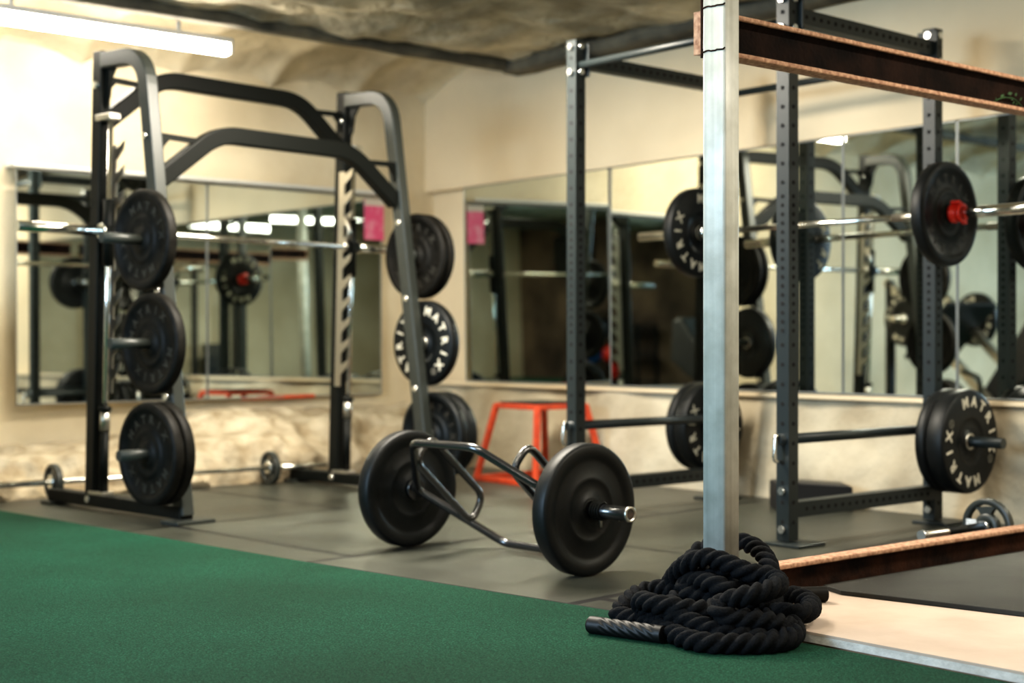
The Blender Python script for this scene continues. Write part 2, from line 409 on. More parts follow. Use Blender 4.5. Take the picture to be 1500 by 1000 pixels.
# ceiling: rough slab, dark strip painted in for the shadow gap, plaster cove with shallow arches running down to the left wall
def ceiling():
    bm = bmesh.new(); nx, ny = 150, 150; rows = []
    for i in range(nx + 1):
        x = XN - .1 + (XR + .2 - XN) * i / nx; row = []
        for j in range(ny + 1):
            y = YB - .1 + (6.86 - YB + .1) * j / ny
            d = .055 * noise.noise(Vector((x * 1.3, y * 2.2, 0))) + .03 * noise.noise(Vector((x * 4, y * 5, 3))) + .014 * noise.noise(Vector((x * 11, y * 12, 7)))
            row.append(bm.verts.new((x, y, ZC - .02 + d)))
        rows.append(row)
    for i in range(nx):
        for j in range(ny):
            f = bm.faces.new((rows[i][j], rows[i][j + 1], rows[i + 1][j + 1], rows[i + 1][j])); f.smooth = True
    me = bpy.data.meshes.new('ceiling'); bm.to_mesh(me); bm.free(); me.materials.append(M['ceil'])
    o = bpy.data.objects.new('ceiling', me); COL.objects.link(o); tag(o, kind='structure', label='rough stained concrete ceiling')
    bm = bmesh.new(); rows = []; nx, ny = 260, 26
    for i in range(nx + 1):
        x = XN - .1 + (XR + .2 - XN) * i / nx; row = []
        for j in range(ny + 1):
            t = j / ny; a = t * PI / 2
            y = 6.84 + 1.06 * math.sin(a); z = 2.30 + .27 * math.cos(a)
            u = ((XR - x) / .62) % 1.0
            rib = .12 * (math.sqrt(max(0, 1 - (2 * u - 1) ** 2))) * (1 - .2 * t)
            d = .03 * noise.noise(Vector((x * 3, t * 4, 1))) + .015 * noise.noise(Vector((x * 9, t * 10, 2)))
            row.append(bm.verts.new((x, y, z + rib * math.sin(min(1, t * 2.2) * PI / 2) * .8 + d)))
        rows.append(row)
    for i in range(nx):
        for j in range(ny):
            f = bm.faces.new((rows[i][j], rows[i][j + 1], rows[i + 1][j + 1], rows[i + 1][j])); f.smooth = True
    me = bpy.data.meshes.new('trim_4'); bm.to_mesh(me); bm.free(); me.materials.append(M['cove'])
    o = bpy.data.objects.new('trim_4', me); COL.objects.link(o); tag(o, kind='structure', label='arched plaster cove between ceiling and left wall')
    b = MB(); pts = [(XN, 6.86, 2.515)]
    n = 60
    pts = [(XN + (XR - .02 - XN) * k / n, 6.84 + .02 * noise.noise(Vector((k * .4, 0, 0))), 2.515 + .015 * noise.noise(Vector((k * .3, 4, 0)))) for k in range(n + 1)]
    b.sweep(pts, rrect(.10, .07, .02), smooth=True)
    tag(b.build('trim_5', M['ceil_dark']), kind='structure', label='dark strip standing for the shadow gap at the ceiling slab edge')
    # ragged edge along the right wall, coloured dark for the shaded gap there
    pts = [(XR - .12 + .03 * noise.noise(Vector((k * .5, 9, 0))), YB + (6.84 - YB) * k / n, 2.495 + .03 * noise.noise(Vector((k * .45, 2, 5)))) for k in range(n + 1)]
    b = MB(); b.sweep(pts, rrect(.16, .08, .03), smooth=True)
    tag(b.build('trim_6', M['ceil_dark']), kind='structure', label='ragged ceiling edge at the right wall, darkened to stand for the shaded gap')
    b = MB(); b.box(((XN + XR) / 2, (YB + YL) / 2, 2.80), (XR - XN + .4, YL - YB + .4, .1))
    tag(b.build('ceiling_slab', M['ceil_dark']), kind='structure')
ceiling()

# ------------------------------------------------------------------ mirrors
def pane(name, c, size, label, group, thick_axis, rot=0.0, tilt=0.0):
    b = MB(); w, h = size
    b.box((0, 0, 0), (w, .006, h))
    o = b.build(name, [M['mirror']], bevel=.0015)
    o.location = c; o.rotation_euler = (tilt, 0, rot)
    fr = MB()
    for s in (-1, 1): fr.box((s * (w / 2 - .002), -.001, 0), (.004, .010, h))
    fr.box((0, -.001, -h / 2 + .004), (w, .012, .008)); fr.box((0, -.001, h / 2 - .002), (w, .010, .004))
    f = fr.build('frame', M['alu'], o)
    tag(o, label, 'mirror', group)
    return o
GL, GR = 'wall mirrors on the left wall', 'wall mirrors on the right wall'
zl0, zl1 = 0.445, 1.745
for (x0, x1, lb, yw) in ((2.855, 4.03, 'tall wall mirror left of the seam behind the squat machine', 0.018), (4.035, 5.33, 'tall wall mirror beside the pink notice on the left wall', 0.018)):
    pane('wall_mirror', ((x0 + x1) / 2, YL - .075 + ((x0 + x1) / 2 - 4.09) * math.tan(.040), (zl0 + zl1) / 2), (x1 - x0, zl1 - zl0), lb, GL, 'Y', .040, -.004)
zr0, zr1 = 0.535, 1.803
for (y0, y1, lb) in ((6.02, 7.40, 'wall mirror next to the room corner above the red frame stool'),
                     (4.36, 6.015, 'wall mirror behind the left uprights of the power rack'),
                     (3.72, 4.355, 'narrow wall mirror behind the racked barbell plate'),
                     (1.9, 3.715, 'wall mirror at the right edge of the photo behind the barbell end')):
    pane('wall_mirror', (XR + .015, (y0 + y1) / 2, (zr0 + zr1) / 2), (y1 - y0, zr1 - zr0), lb, GR, 'X', -PI / 2, .014 if y0 > 6 else 0.0)
pos = [o for o in COL.objects if o.name.startswith('wall_mirror')]
for o in pos:
    if abs(o.rotation_euler.z + PI / 2) < .01: o.location.x = XR - .047

b = MB(); b.box(((2.84 + 5.34) / 2, YL - .06, zl1 + .022), (2.50, .12, .022))
tag(b.build('trim_7', M['plastic_w'], bevel=.006), kind='structure', label='white painted board along the top of the left mirrors')
# pink notice on the cream strip next to the left mirror
t = empty('wall_notice', (5.27, YL - .035, 1.60))
b = MB(); b.box((0, 0, .0), (.15, .003, .27)); b.build('sheet', M['pink'], t)
b = MB(); b.box((0, -.002, .112), (.15, .002, .045)); b.build('header', M['paper'], t)
tag(t, 'pink printed notice on the left wall between machine upright and plates', 'notice')

# long red bar on the footing under the left mirror
b = MB(); a0 = P(358, 577, 8.72); a1 = P(466, 573, 9.02)
b.bar((4.27, 7.80, .448), (4.80, 7.81, .448), .022, .022)
tag(b.build('red_bar', M['red_paint'], bevel=.004), 'long flat red bar lying on the ledge below the left mirror', 'bar')

# ------------------------------------------------------------------ tube lights
def tube_light(x0, y, z, label, ln=1.5):
    t = empty('tube_light', (x0 + ln / 2, y, z + .055))
    b = MB(); b.bar((-ln / 2, 0, -.012), (ln / 2, 0, -.012), .10, .03); b.build('housing', M['plastic_w'], t, bevel=.004)
    b = MB(); b.sweep([(-ln / 2 + .02, 0, -.055), (ln / 2 - .02, 0, -.055)], rrect(.085, .06, .025, 4)); b.build('diffuser', M['tube'], t)
    for s in (-1, 1):
        b = MB(); b.box((s * (ln / 2 - .008), 0, -.05), (.018, .09, .07)); b.build('end_cap', M['plastic_w'], t)
        b = MB(); b.cyl((s * ln * .3, 0, 0), (s * ln * .3, 0, .08), .012, seg=8); b.build('hanger', M['plastic_w'], t)
    tag(t, label, 'light', 'strip lights under the ceiling')
tube_light(2.26, 7.0, 2.39, 'long white strip light glowing above the squat machine')
tube_light(0.95, 2.9, 2.40, 'strip light over the turf, seen only mirrored')

# ------------------------------------------------------------------ weight plates
LETTERS = {}
def glyph(ch, size):
    key = (ch, size)
    if key not in LETTERS:
        cu = bpy.data.curves.new('glyph', 'FONT'); cu.body = ch; cu.size = size; cu.extrude = .0009
        cu.offset = size * .04; cu.align_x = 'CENTER'; cu.align_y = 'CENTER'; cu.resolution_u = 2
        o = bpy.data.objects.new('glyph', cu); COL.objects.link(o)
        bpy.context.view_layer.update()
        me = bpy.data.meshes.new_from_object(o.evaluated_get(bpy.context.evaluated_depsgraph_get()))
        bpy.data.objects.remove(o); bpy.data.curves.remove(cu)
        LETTERS[key] = me
    return LETTERS[key]
def ring_text(words, z, name, m, parent, mirror=False):
    """words = [(text, first angle, step, radius, size)]; angles in degrees, clockwise from first; tops point outward"""
    bm = bmesh.new()
    for text, a0, step, rad, size in words:
        for k, ch in enumerate(text):
            if ch == ' ': continue
            a = math.radians(a0 - step * k)
            mt = Matrix.Translation((0, 0, z)) @ Matrix.Rotation(a - PI / 2, 4, 'Z') @ Matrix.Translation((0, rad, 0))
            me = glyph(ch, size); tmp = bmesh.new(); tmp.from_mesh(me); tmp.transform(mt)
            mm = bpy.data.meshes.new('t'); tmp.to_mesh(mm); tmp.free(); bm.from_mesh(mm); bpy.data.meshes.remove(mm)
    if mirror: bm.transform(Matrix.Rotation(PI, 4, 'Y'))
    me = bpy.data.meshes.new(name); bm.to_mesh(me); bm.free(); me.materials.append(m)
    o = bpy.data.objects.new(name, me); COL.objects.link(o); o.parent = parent; return o

def plate(name, t, R=.225, style='lettered', rubber=None, both=False):
    """disc centred on its origin, axis local z, outer face at +t/2"""
    h = t / 2
    rim = .012
    half = [(.026, h - .003), (.05, h - .003), (.052, h - .009), (.085, h - .009), (.10, h - .004), (.104, h - .010), (.118, h - .014),
            (R - .048, h - .014), (R - .036, h - .003), (R - .030, h), (R - rim, h), (R - .003, h - .005), (R, h - .012)]
    if style == 'lettered':
        half = [(.026, h - .003), (.045, h - .003), (.047, h - .008), (.098, h - .008), (.104, h - .001), (.106, h - .001), (R - .012, h), (R - .004, h - .004), (R, h - .012)]
    if style == 'bumper':
        half = [(.026, h - .002), (.046, h - .002), (.048, h - .006), (.100, h - .005), (.106, h - .001), (.112, h - .006), (R - .064, h - .007), (R - .052, h - .007), (R - .046, h),
                (R - .012, h), (R - .004, h - .004), (R, h - .012)]
    prof = half + [(r, -z) for r, z in reversed(half)]
    b = MB(); b.lathe(prof, (0, 0, 0), (0, 0, 1), seg=72)
    o = b.build(name, rubber or M['rubber'])
    b = MB(); b.lathe([(.0255, h - .001), (.036, h - .001), (.036, -h + .001), (.0255, -h + .001)], (0, 0, 0), (0, 0, 1), seg=32)
    b.build('hub_ring', M['steel'] if style == 'lettered' else M['black'], o)
    if style == 'lettered':
        w = [('MATRIX', 103, 23, R - .055, .062), ('MATRIX', -77, 23, R - .055, .062)]
        ring_text(w, h + .0005, 'lettering', M['letter'], o)
        ring_text([('O', 150, 10, R - .055, .05), ('I', 150, 10, R - .055, .03), ('O', -30, 10, R - .055, .05), ('I', -30, 10, R - .055, .03)], h + .0005, 'small_mark', M['faint'], o)
        if both:
            ring_text(w, h + .0005, 'lettering', M['letter'], o, mirror=True)
    elif style == 'embossed':
        w = [('MATRIX', 103, 23, R - .075, .05), ('MATRIX', -77, 23, R - .075, .05)]
        ring_text(w, h - .0135, 'lettering', M['emboss'], o)
    return o
PL = {}
def put_plate(key, loc, axis, label, group, spin=0.0, name='weight_plate'):
    style, t, rb, both = key
    if key not in PL:
        o = plate(name, t, style=style, rubber=M[rb], both=both); PL[key] = o
    else:
        o = copy_tree(PL[key])
    set_axes(o, loc, axis, spin); tag(o, label, 'weight plate', group); return o

# ------------------------------------------------------------------ squat machine on the left
A8 = math.radians(8.0)
SM = Vector((2.863, 5.74, 0)); WD = 1.5
def sm(s, d, z): 
    return SM + Vector((math.cos(A8) * s - math.sin(A8) * d, math.sin(A8) * s + math.cos(A8) * d, z))
AX = Vector((math.cos(A8), math.sin(A8), 0))
def up_d(z): return .74 - .035 * z          # lean of the rear upright
def leg_d(z): return .302 * z / 2.10
def smith():
    t = empty('smith_machine', SM, A8)
    tag(t, 'black guided barbell machine with arched frame standing by the left mirrors', 'weight machine')
    V = Vector
    for s in (0.0, WD):
        sg = -1 if s == 0 else 1
        b = MB(); b.bar((s, up_d(.03), .03), (s, up_d(2.16), 2.16), .055, .075, up=V((0, 1, 0))); b.build('upright', M['black'], t, bevel=.006)
        # curved front leg
        pts = rounded([(s, up_d(2.12) - .03, 2.112), (s, .302, 2.10), (s, 0.0, .03)], .15, 8)
        b = MB(); b.sweep(pts, rrect(.075, .06, .007, 2), up=V((1, 0, 0)), smooth=False); b.build('front_leg', M['grey_coat'], t)
        b = MB(); b.bar((s, -.02, .045), (s, 1.10, .045), .07, .06); b.build('base_rail', M['black'], t, bevel=.006)
        b = MB(); b.box((s, -.03, .008), (.20, .13, .016)); b.build('foot_plate', M['grey_coat'], t, bevel=.004)
        b = MB(); b.box((s, 1.08, .008), (.12, .09, .016)); b.build('foot_plate', M['grey_coat'], t, bevel=.004)
        # guide rod with bumper and clamps
        gx = s + (.0 if s == 0 else 0); gd = lambda z: up_d(z) - .085
        b = MB(); b.cyl((gx, gd(.10), .10), (gx, gd(1.84), 1.84), .013, seg=14); b.build('guide_rod', M['chrome'], t)
        b = MB(); b.cyl((gx, gd(.08), .08), (gx, gd(.375), .375), .021, seg=14); b.build('bumper', M['black'], t)
        b = MB(); b.cyl((gx, gd(.37), .375), (gx, gd(.47), .47), .024, seg=14); b.build('rod_sleeve', M['steel'], t)
        b = MB(); b.cyl((gx, gd(.47), .47), (gx, gd(.49), .49), .031, seg=14); b.build('rod_ring', M['black'], t)
        for z in (1.845, .075): 
            b = MB(); b.box((s, up_d(z) - .06, z), (.06, .13, .03)); b.build('rod_clamp', M['steel'], t, bevel=.004)
        # saw toothed hook strip beside the upright
        ix = s - sg * .045
        prof = [(0, .55), (0, 1.72)]
        y0 = lambda z: up_d(z) - .03
        poly = [(ix, y0(.55) + .01, .55), (ix, y0(1.72) + .01, 1.72), (ix, y0(1.72) - .035, 1.72)]
        z = 1.70
        while z > .62:
            poly += [(ix, y0(z) - .035, z), (ix, y0(z) - .105, z + .035), (ix, y0(z) - .095, z - .004), (ix, y0(z) - .035, z - .05)]
            z -= .115
        poly += [(ix, y0(.55) - .035, .55)]
        b = MB(); b.prism(poly, (0, 0, 0), (.006, 0, 0)); b.build('hook_strip', M['steel'], t)
        # storage horns
        for z, ln in ((1.246, .30), (.786, .30), (.307, .30)):
            d = leg_d(z); 
            b = MB(); b.cyl((s + sg * .03, d, z), (s + sg * ln, d, z + .0), .0235, seg=18); b.cyl((s + sg * .03, d, z), (s + sg * .045, d, z), .04, seg=18)
            b.build('storage_horn', M['grey_coat'], t)
        for z in (1.42, 1.72, 1.02, .55, .13):
            b = MB(); b.cyl((s - .034, leg_d(z), z), (s + .034 if s else s - .046, leg_d(z), z), .015, seg=10)
            b.build('bolt', M['zinc'], t)
        for z in (2.0, .05):
            b = MB(); b.cyl((s - .04, up_d(z), z), (s + .04, up_d(z), z), .017, seg=10); b.build('bolt', M['zinc'], t)
        # gusset under the curved top
        g = [(s - .006, up_d(2.09) - .035, 2.09), (s - .006, up_d(2.09) - .13, 2.08), (s - .006, up_d(2.09) - .085, 2.02), (s - .006, up_d(1.95) - .075, 1.94), (s - .006, up_d(1.88) - .035, 1.88)]
        b = MB(); b.prism(g, (0, 0, 0), (.012, 0, 0)); b.build('gusset', M['black'], t)
    def arch(d0, z0, z1, k, sec):
        pts = rounded([(0.03, d0(z0), z0), (k, d0(z1), z1), (WD - k, d0(z1), z1), (WD - .03, d0(z0), z0)], .11, 7)
        b = MB(); b.sweep(pts, sec, up=V((0, 1, 0)), smooth=False); b.build('cross_arch', M['black'], t)
        for s in (0, WD):
            sg = 1 if s == 0 else -1
            zc = z0 + (z1 - z0) * .80; sk = .03 + (k - .03) * .80
            b = MB(); b.prism([(s + sg * .02, d0(zc) - .01, zc + .020), (s + sg * (sk + .02), d0(zc) - .01, zc + .012), (s + sg * sk, d0(zc) - .01, zc - .012),
                               (s + sg * .075, d0(zc) - .01, zc - .006), (s + sg * .045, d0(zc) - .01, zc - .04), (s + sg * .02, d0(zc) - .01, zc - .12)], (0, 0, 0), (0, .02, 0))
            b.build('gusset', M['black'], t)
    arch(lambda z: up_d(2.0) + .0, 1.84, 2.075, .32, rrect(.08, .06, .007, 2))
    arch(lambda z: leg_d(1.6) + .0, 1.53, 1.765, .34, rrect(.08, .06, .007, 2))
    # guided bar
    zb = 1.31; db = up_d(zb) - .085
    b = MB(); b.cyl((-.02, db, zb), (WD + .02, db, zb), .0145, seg=16); bar = b.build('bar', M['chrome'], t)
    for s in (0, WD):
        sg = -1 if s == 0 else 1
        b = MB(); b.cyl((s + sg * .035, db, zb), (s + sg * .46, db, zb), .0245, seg=18); b.cyl((s + sg * .02, db, zb), (s + sg * .045, db, zb), .035, seg=18); b.build('sleeve', M['chrome'], bar)
        b = MB(); b.cyl((s, db + .004, zb - .16), (s, db - .003, zb + .15), .027, seg=16); b.box((s, db - .01, zb), (.05, .07, .05)); b.build('carriage', M['black'], bar)
        b = MB(); b.sweep(rounded([(s - sg * .05, db, zb + .01), (s - sg * .055, db - .05, zb + .07), (s - sg * .055, db - .02, zb + .16)], .03), rrect(.022, .022, .006)); b.cyl((s - sg * .04, db, zb), (s - sg * .075, db, zb), .032, seg=16)
        b.build('hook', M['steel'], bar)
    return t
smith()
GS = 'plates stored on the squat machine'
E = ('embossed', .052, 'rubber2', False); E2 = ('embossed', .036, 'rubber2', False); L6 = ('lettered', .062, 'rubber', False); B6 = ('embossed', .062, 'rubber', False)
put_plate(E, sm(-.085, leg_d(1.246), 1.246), -AX, 'worn black plate on the top left peg of the squat machine', GS, .3)
put_plate(E, sm(-.085, leg_d(.786), .786), -AX, 'black plate on the middle left peg of the squat machine', GS, 1.1)
put_plate(E, sm(-.085, leg_d(.307), .307), -AX, 'inner black plate on the lowest left peg, against the machine leg', GS, 2.0)
put_plate(E, sm(-.142, leg_d(.307), .307), -AX, 'outer black plate on the lowest left peg of the squat machine', GS, .8)
put_plate(E2, sm(WD + .075, leg_d(1.246), 1.246), -AX, 'inner thin black plate on the top right peg of the squat machine', GS, .8)
put_plate(E2, sm(WD + .13, leg_d(1.246), 1.246), -AX, 'outer thin black plate on the top right peg of the squat machine', GS, .4)
put_plate(L6, sm(WD + .085, leg_d(.786), .786), -AX, 'black plate with pale ring lettering on the middle right machine peg', GS, -.5)
put_plate(B6, sm(WD + .082, leg_d(.307), .307), -AX, 'inner black plate on the lowest right peg, next to the machine leg', GS, .2)
put_plate(B6, sm(WD + .15, leg_d(.307), .307), -AX, 'outer black plate on the lowest right peg of the squat machine', GS, 1.2)

# ------------------------------------------------------------------ power rack
RK = Vector((4.384, 3.62, 0)); RA = math.radians(1.6); DP, WI = 1.02, 1.2
def rk(x, y, z): return RK + Vector((math.cos(RA) * x - math.sin(RA) * y, math.sin(RA) * x + math.cos(RA) * y, z))
def holes(b, c0, c1, nrm, n, r=.0085, w=.031):
    c0 = Vector(c0); c1 = Vector(c1); nrm = Vector(nrm)
    for k in range(n):
        p = c0.lerp(c1, (k + .5) / n)
        for sgn in (1, -1):
            b.cyl(p + nrm * (w - .003) * sgn, p + nrm * (w + .0006) * sgn, r, seg=10, mi=1)
def power_rack():
    t = empty('power_rack', RK, RA)
    tag(t, 'tall dark slate power rack with drilled uprights by the right mirrors', 'power rack')
    W = .06
    for x in (0, DP):
        for y in (0, WI):
            b = MB(); b.box((x, y, 1.09), (W, W, 2.15))
            for nrm in ((1, 0, 0), (0, 1, 0)):
                holes(b, (x, y, .05), (x, y, .82), nrm, 10); holes(b, (x, y, .82), (x, y, 1.38), nrm, 16); holes(b, (x, y, 1.38), (x, y, 2.12), nrm, 10)
            b.build('upright', [M['rack'], M['hole']], t, bevel=.0)
            b = MB(); b.box((x, y + (-.035 if y == 0 else .035), .006), (.17, .17, .012)); b.build('foot_plate', M['rack'], t, bevel=.003)
            # bolt heads, two per bracket
            for z in (.21, .06, 2.135, 2.02):
                b = MB(); b.cyl((x - .031, y, z), (x - .043, y, z), .017, seg=6); b.build('bolt', M['zinc'], t)
                if z > 1:
                    b = MB(); b.cyl((x, y - .031, z), (x, y - .041, z), .016, seg=6); b.build('bolt', M['zinc'], t)
    for y in (0, WI):
        b = MB(); b.box((DP / 2, y, 2.075), (DP - W, W, W))
        holes(b, (.06, y, 2.075), (DP - .06, y, 2.075), (0, 1, 0), 19); b.build('side_beam', [M['rack'], M['hole']], t)
        b = MB(); b.box((DP / 2, y, .135), (DP - W, W, W))
        holes(b, (.06, y, .135), (DP - .06, y, .135), (0, 1, 0), 19); b.build('side_beam', [M['rack'], M['hole']], t)
        for x, sg in ((0, 1), (DP, -1)):
            for zc in (2.075,):
                b = MB(); b.box((x + sg * .036, y, zc), (.012, .10, .15)); b.build('bracket', M['rack'], t, bevel=.003)
        b = MB(); b.cyl((-.06, y, .412), (DP - .04, y, .412), .021, seg=16); s_ = b.build('safety_bar', M['rack'], t)
        b = MB(); b.sweep(rounded([(-.045, y - .0, .425), (-.075, y, .43), (-.085, y, .33), (-.04, y, .325)], .02), rrect(.014, .014, .004)); b.build('pull_pin', M['chrome'], s_)
    b = MB(); b.cyl((0, .03, 2.05), (0, WI - .03, 2.05), .017, seg=16); b.build('pull_up_bar', M['rack'], t)
    b = MB(); b.cyl((DP, .03, 2.03), (DP, WI - .03, 2.03), .017, seg=16); b.build('pull_up_bar', M['rack'], t)
    b = MB(); b.sweep(rounded([(.03, .02, 1.985), (.07, .03, 1.985), (.13, .05, 1.935), (.22, .07, 1.935)], .03), rrect(.022, .022, .006)); b.build('strap_hook', M['black'], t)
    # storage horns on the rear uprights
    for y, sg in ((0, -1), (WI, 1)):
        b = MB(); b.cyl((DP, y + sg * .03, .365), (DP, y + sg * .34, .365), .0235, seg=18); b.cyl((DP, y + sg * .03, .365), (DP, y + sg * .045, .365), .04, seg=18)
        b.build('storage_horn', M['rack'], t)
    # j hooks facing the inside
    for y in (0, WI):
        b = MB()
        poly = [(DP - .031, y - .02, 1.44), (DP - .031, y - .02, 1.26), (DP - .055, y - .02, 1.27), (DP - .115, y - .02, 1.325), (DP - .125, y - .02, 1.37), (DP - .108, y - .02, 1.37), (DP - .095, y - .02, 1.335), (DP - .05, y - .02, 1.315), (DP - .046, y - .02, 1.44)]
        b.prism(poly, (0, 0, 0), (0, .04, 0)); j = b.build('bar_hook', M['black'], t, bevel=.003)
        b = MB(); b.cyl((DP - .046, y, 1.425), (DP - .055, y, 1.425), .012, seg=8); b.build('bolt', M['zinc'], j)
        b = MB(); b.cyl((DP - .046, y, 1.385), (DP - .055, y, 1.385), .012, seg=8); b.build('bolt', M['zinc'], j)
power_rack()
RY = Vector((-math.sin(RA), math.cos(RA), 0))
GP = 'plates stored on the power rack'
put_plate(('lettered', .05, 'rubber', False), rk(DP, -.075, .365), -RY, 'inner black plate on the right rack peg, behind the lettered one', GP, .5)
put_plate(('lettered', .085, 'rubber', True), rk(DP, -.145, .365), -RY, 'black plate with cream ring lettering on the right rack peg', GP, .04)
put_plate(('lettered', .085, 'rubber', True), rk(DP, WI + .095, .365), RY, 'black lettered plate low on the far rack peg behind the post', GP, .3)
put_plate(('lettered', .05, 'rubber', False), rk(DP, WI + .165, .365), RY, 'outermost black plate on the far rack peg behind the post', GP, 1.0)

# barbell racked on the hooks
def barbell():
    x0, z0 = DP - .075, 1.343
    t = empty('barbell', rk(x0, WI / 2, z0), RA)
    tag(t, 'chrome barbell resting on the hooks of the power rack', 'barbell')
    b = MB(); b.cyl((0, -.655, 0), (0, .655, 0), .0145, seg=18); b.build('shaft', M['chrome'], t)
    for sg in (-1, 1):
        b = MB(); b.cyl((0, sg * .655, 0), (0, sg * 1.10, 0), .0248, seg=20); b.build('sleeve', M['chrome'], t)
        b = MB(); b.cyl((0, sg * .635, 0), (0, sg * .665, 0), .037, seg=20); b.build('collar', M['chrome'], t)
        b = MB(); b.cyl((0, sg * .45, 0), (0, sg * .62, 0), .0185, seg=18); b.build('grip_sleeve', M['steel'], t)
    PB = ('embossed', .06, 'rubber', False); PL_ = ('lettered', .06, 'rubber', True)
    put_plate(PB, rk(x0, WI / 2 - .655 - .052, z0), -RY, 'black plate with red clamp loaded on the racked barbell', 'plates on the racked barbell', .7)
    put_plate(PL_, rk(x0, WI / 2 + .655 + .052, z0), RY, 'black plate with pale ring lettering on the far barbell end', 'plates on the racked barbell', .2)
    for sg, lb in ((-1, 'red lock collar clamped on the right barbell end'), (1, 'red lock collar on the far barbell end beyond the lettered plate')):
        c = empty('lock_collar', rk(x0, WI / 2 + sg * (.655 + .115), z0), RA)
        tag(c, lb, 'clamp', 'red barbell clamps')
        b = MB()
        b.lathe([(.0255, -.028), (.040, -.028), (.040, -.014), (.034, -.012), (.034, .010), (.042, .012), (.042, .026), (.0255, .026)], (0, 0, 0), (0, 1, 0), seg=24); b.build('ring', M['red'], c)
        b = MB(); b.box((-.015, sg * .002, .043), (.028, .045, .014), Matrix.Rotation(.3, 3, 'Y')); b.box((.03, sg * .012, -.04), (.02, .02, .012)); b.build('lever', M['red'], c, bevel=.003)
barbell()

# ------------------------------------------------------------------ trap bar on the floor
def trap_bar():
    N = P(868, 747, 4.807); Fp = P(606, 716, 5.5); N.z = Fp.z = .2255
    ax = (N - Fp).normalized()                      # towards the near end
    ctr_in_near = N - ax * .07
    Fi, Ni = Fp + ax * .004, ctr_in_near - ax * .004   # inner faces
    L_ = (Ni - Fi).length
    p = ax.cross(Vector((0, 0, 1))).normalized()
    if p.x < 0: p = -p                               # horizontal, away to the right
    th = math.radians(42); Wd = .305
    w = (-p * math.cos(th) + Vector((0, 0, 1)) * math.sin(th)) * Wd    # raised side
    n = (p * math.sin(th) + Vector((0, 0, 1)) * math.cos(th))
    if n.z < 0: n = -n
    k = .31
    t = empty('trap_bar', (Fi + Ni) / 2)
    o0 = (Fi + Ni) / 2
    q = lambda s, a, h=0.0: Fi + ax * (L_ * s) + w * a + n * h - o0
    tag(t, 'black hexagonal trap bar tilted on the floor between two bumper plates', 'trap bar')
    r = .0155
    hexp = rounded_loop([q(0.03, 0), q(k - .30, 1), q(1 - k - .02, 1), q(.97, 0), q(1.30 - k, -1), q(k + .02, -1)], .03)
    # corners follow the photo: one long slanted side each way
    hexp = rounded_loop([q(0.02, 0), q(.31, 1), q(.69, 1), q(.98, 0), q(.69, -1), q(.31, -1)], .035)
    b = MB(); b.tube(hexp, r, 14, closed=True); b.build('hex_frame', M['gloss'], t)
    for s0, sg in ((.20, 1), (.80, -1)):
        loop = rounded_loop([q(s0, .62), q(s0, .62, .115), q(s0, -.55, .115), q(s0, -.62)], .045)
        b = MB(); b.tube(loop, .0145, 12, closed=True); b.build('handle', M['gloss'], t)
    for e, sg in ((Fi, -1), (Ni, 1)):
        a = e - o0
        b = MB(); b.cyl(a - ax * sg * .02, a + ax * sg * .245, .0245, seg=20); s_ = b.build('sleeve', M['gloss'], t)
        b = MB(); b.cyl(a - ax * sg * .002, a - ax * sg * .016, .042, seg=24); b.build('collar', M['gloss'], s_)
        b = MB(); b.lathe([(.006, .243), (.018, .243), (.020, .249), (.026, .249), (.026, .236), (.006, .236)], a, ax * sg, seg=20); b.build('end_cap', M['steel'], s_)
    G = 'bumper plates on the trap bar'
    BP = ('bumper', .066, 'rubber', False)
    put_plate(BP, Ni + ax * .037, ax, 'near black bumper plate of the trap bar, flat face toward the turf', G, 0)
    put_plate(BP, Fi - ax * .037, -ax, 'far black bumper plate of the trap bar, behind the handles', G, 0)
    for e, sg, lb in ((Ni, 1, 'black spring clip on the near trap bar sleeve'),):
        c0 = e + ax * sg * .083
        c = empty('spring_clip', c0); tag(c, lb, 'clip')
        x, y = frame_of(ax * sg)
        pts = [ax * sg * (.045 * i / 60) + (x * math.cos(i * .42) + y * math.sin(i * .42)) * .0295 for i in range(61)]
        b = MB(); b.tube(pts, .0038, 8); b.build('coil', M['black'], c)
        b = MB()
        for pp, dd in ((pts[0], -y), (pts[-1], x * .8 - y * .6)): b.cyl(pp, pp + dd * .06, .006, seg=8)
        b.build('grip', M['steel'], c)
trap_bar()

# ------------------------------------------------------------------ steel post and rusty beams
PX, PY = 3.030, 2.742
PR = math.radians(8.5)
t = empty('steel_post', (PX, PY, 0), PR)
tag(t, 'square galvanised steel post rising from the black rope', 'post')
b = MB(); b.sweep([(0, 0, .004), (0, 0, 2.50)], rrect(.078, .078, .010, 4), smooth=True, up=Vector((1, 0, 0))); b.build('shaft', M['post'], t)
b = MB(); b.box((0, 0, .005), (.12, .12, .010)); b.build('base_plate', M['post'], t)
b = MB()
for z in (1.742, 1.617):
    pts = [(-.0405, -.040 + .08 * k / 12, z + .004 * noise.noise(Vector((k * 1.0, z, 0)))) for k in range(13)]
    b.tube(pts, .0024, 6)
pts = [(-.0395, .0385, 1.60 + .2 * k / 20) for k in range(21)]
b.tube(pts, .004, 6)
b.build('weld', M['rust_dark'], t)

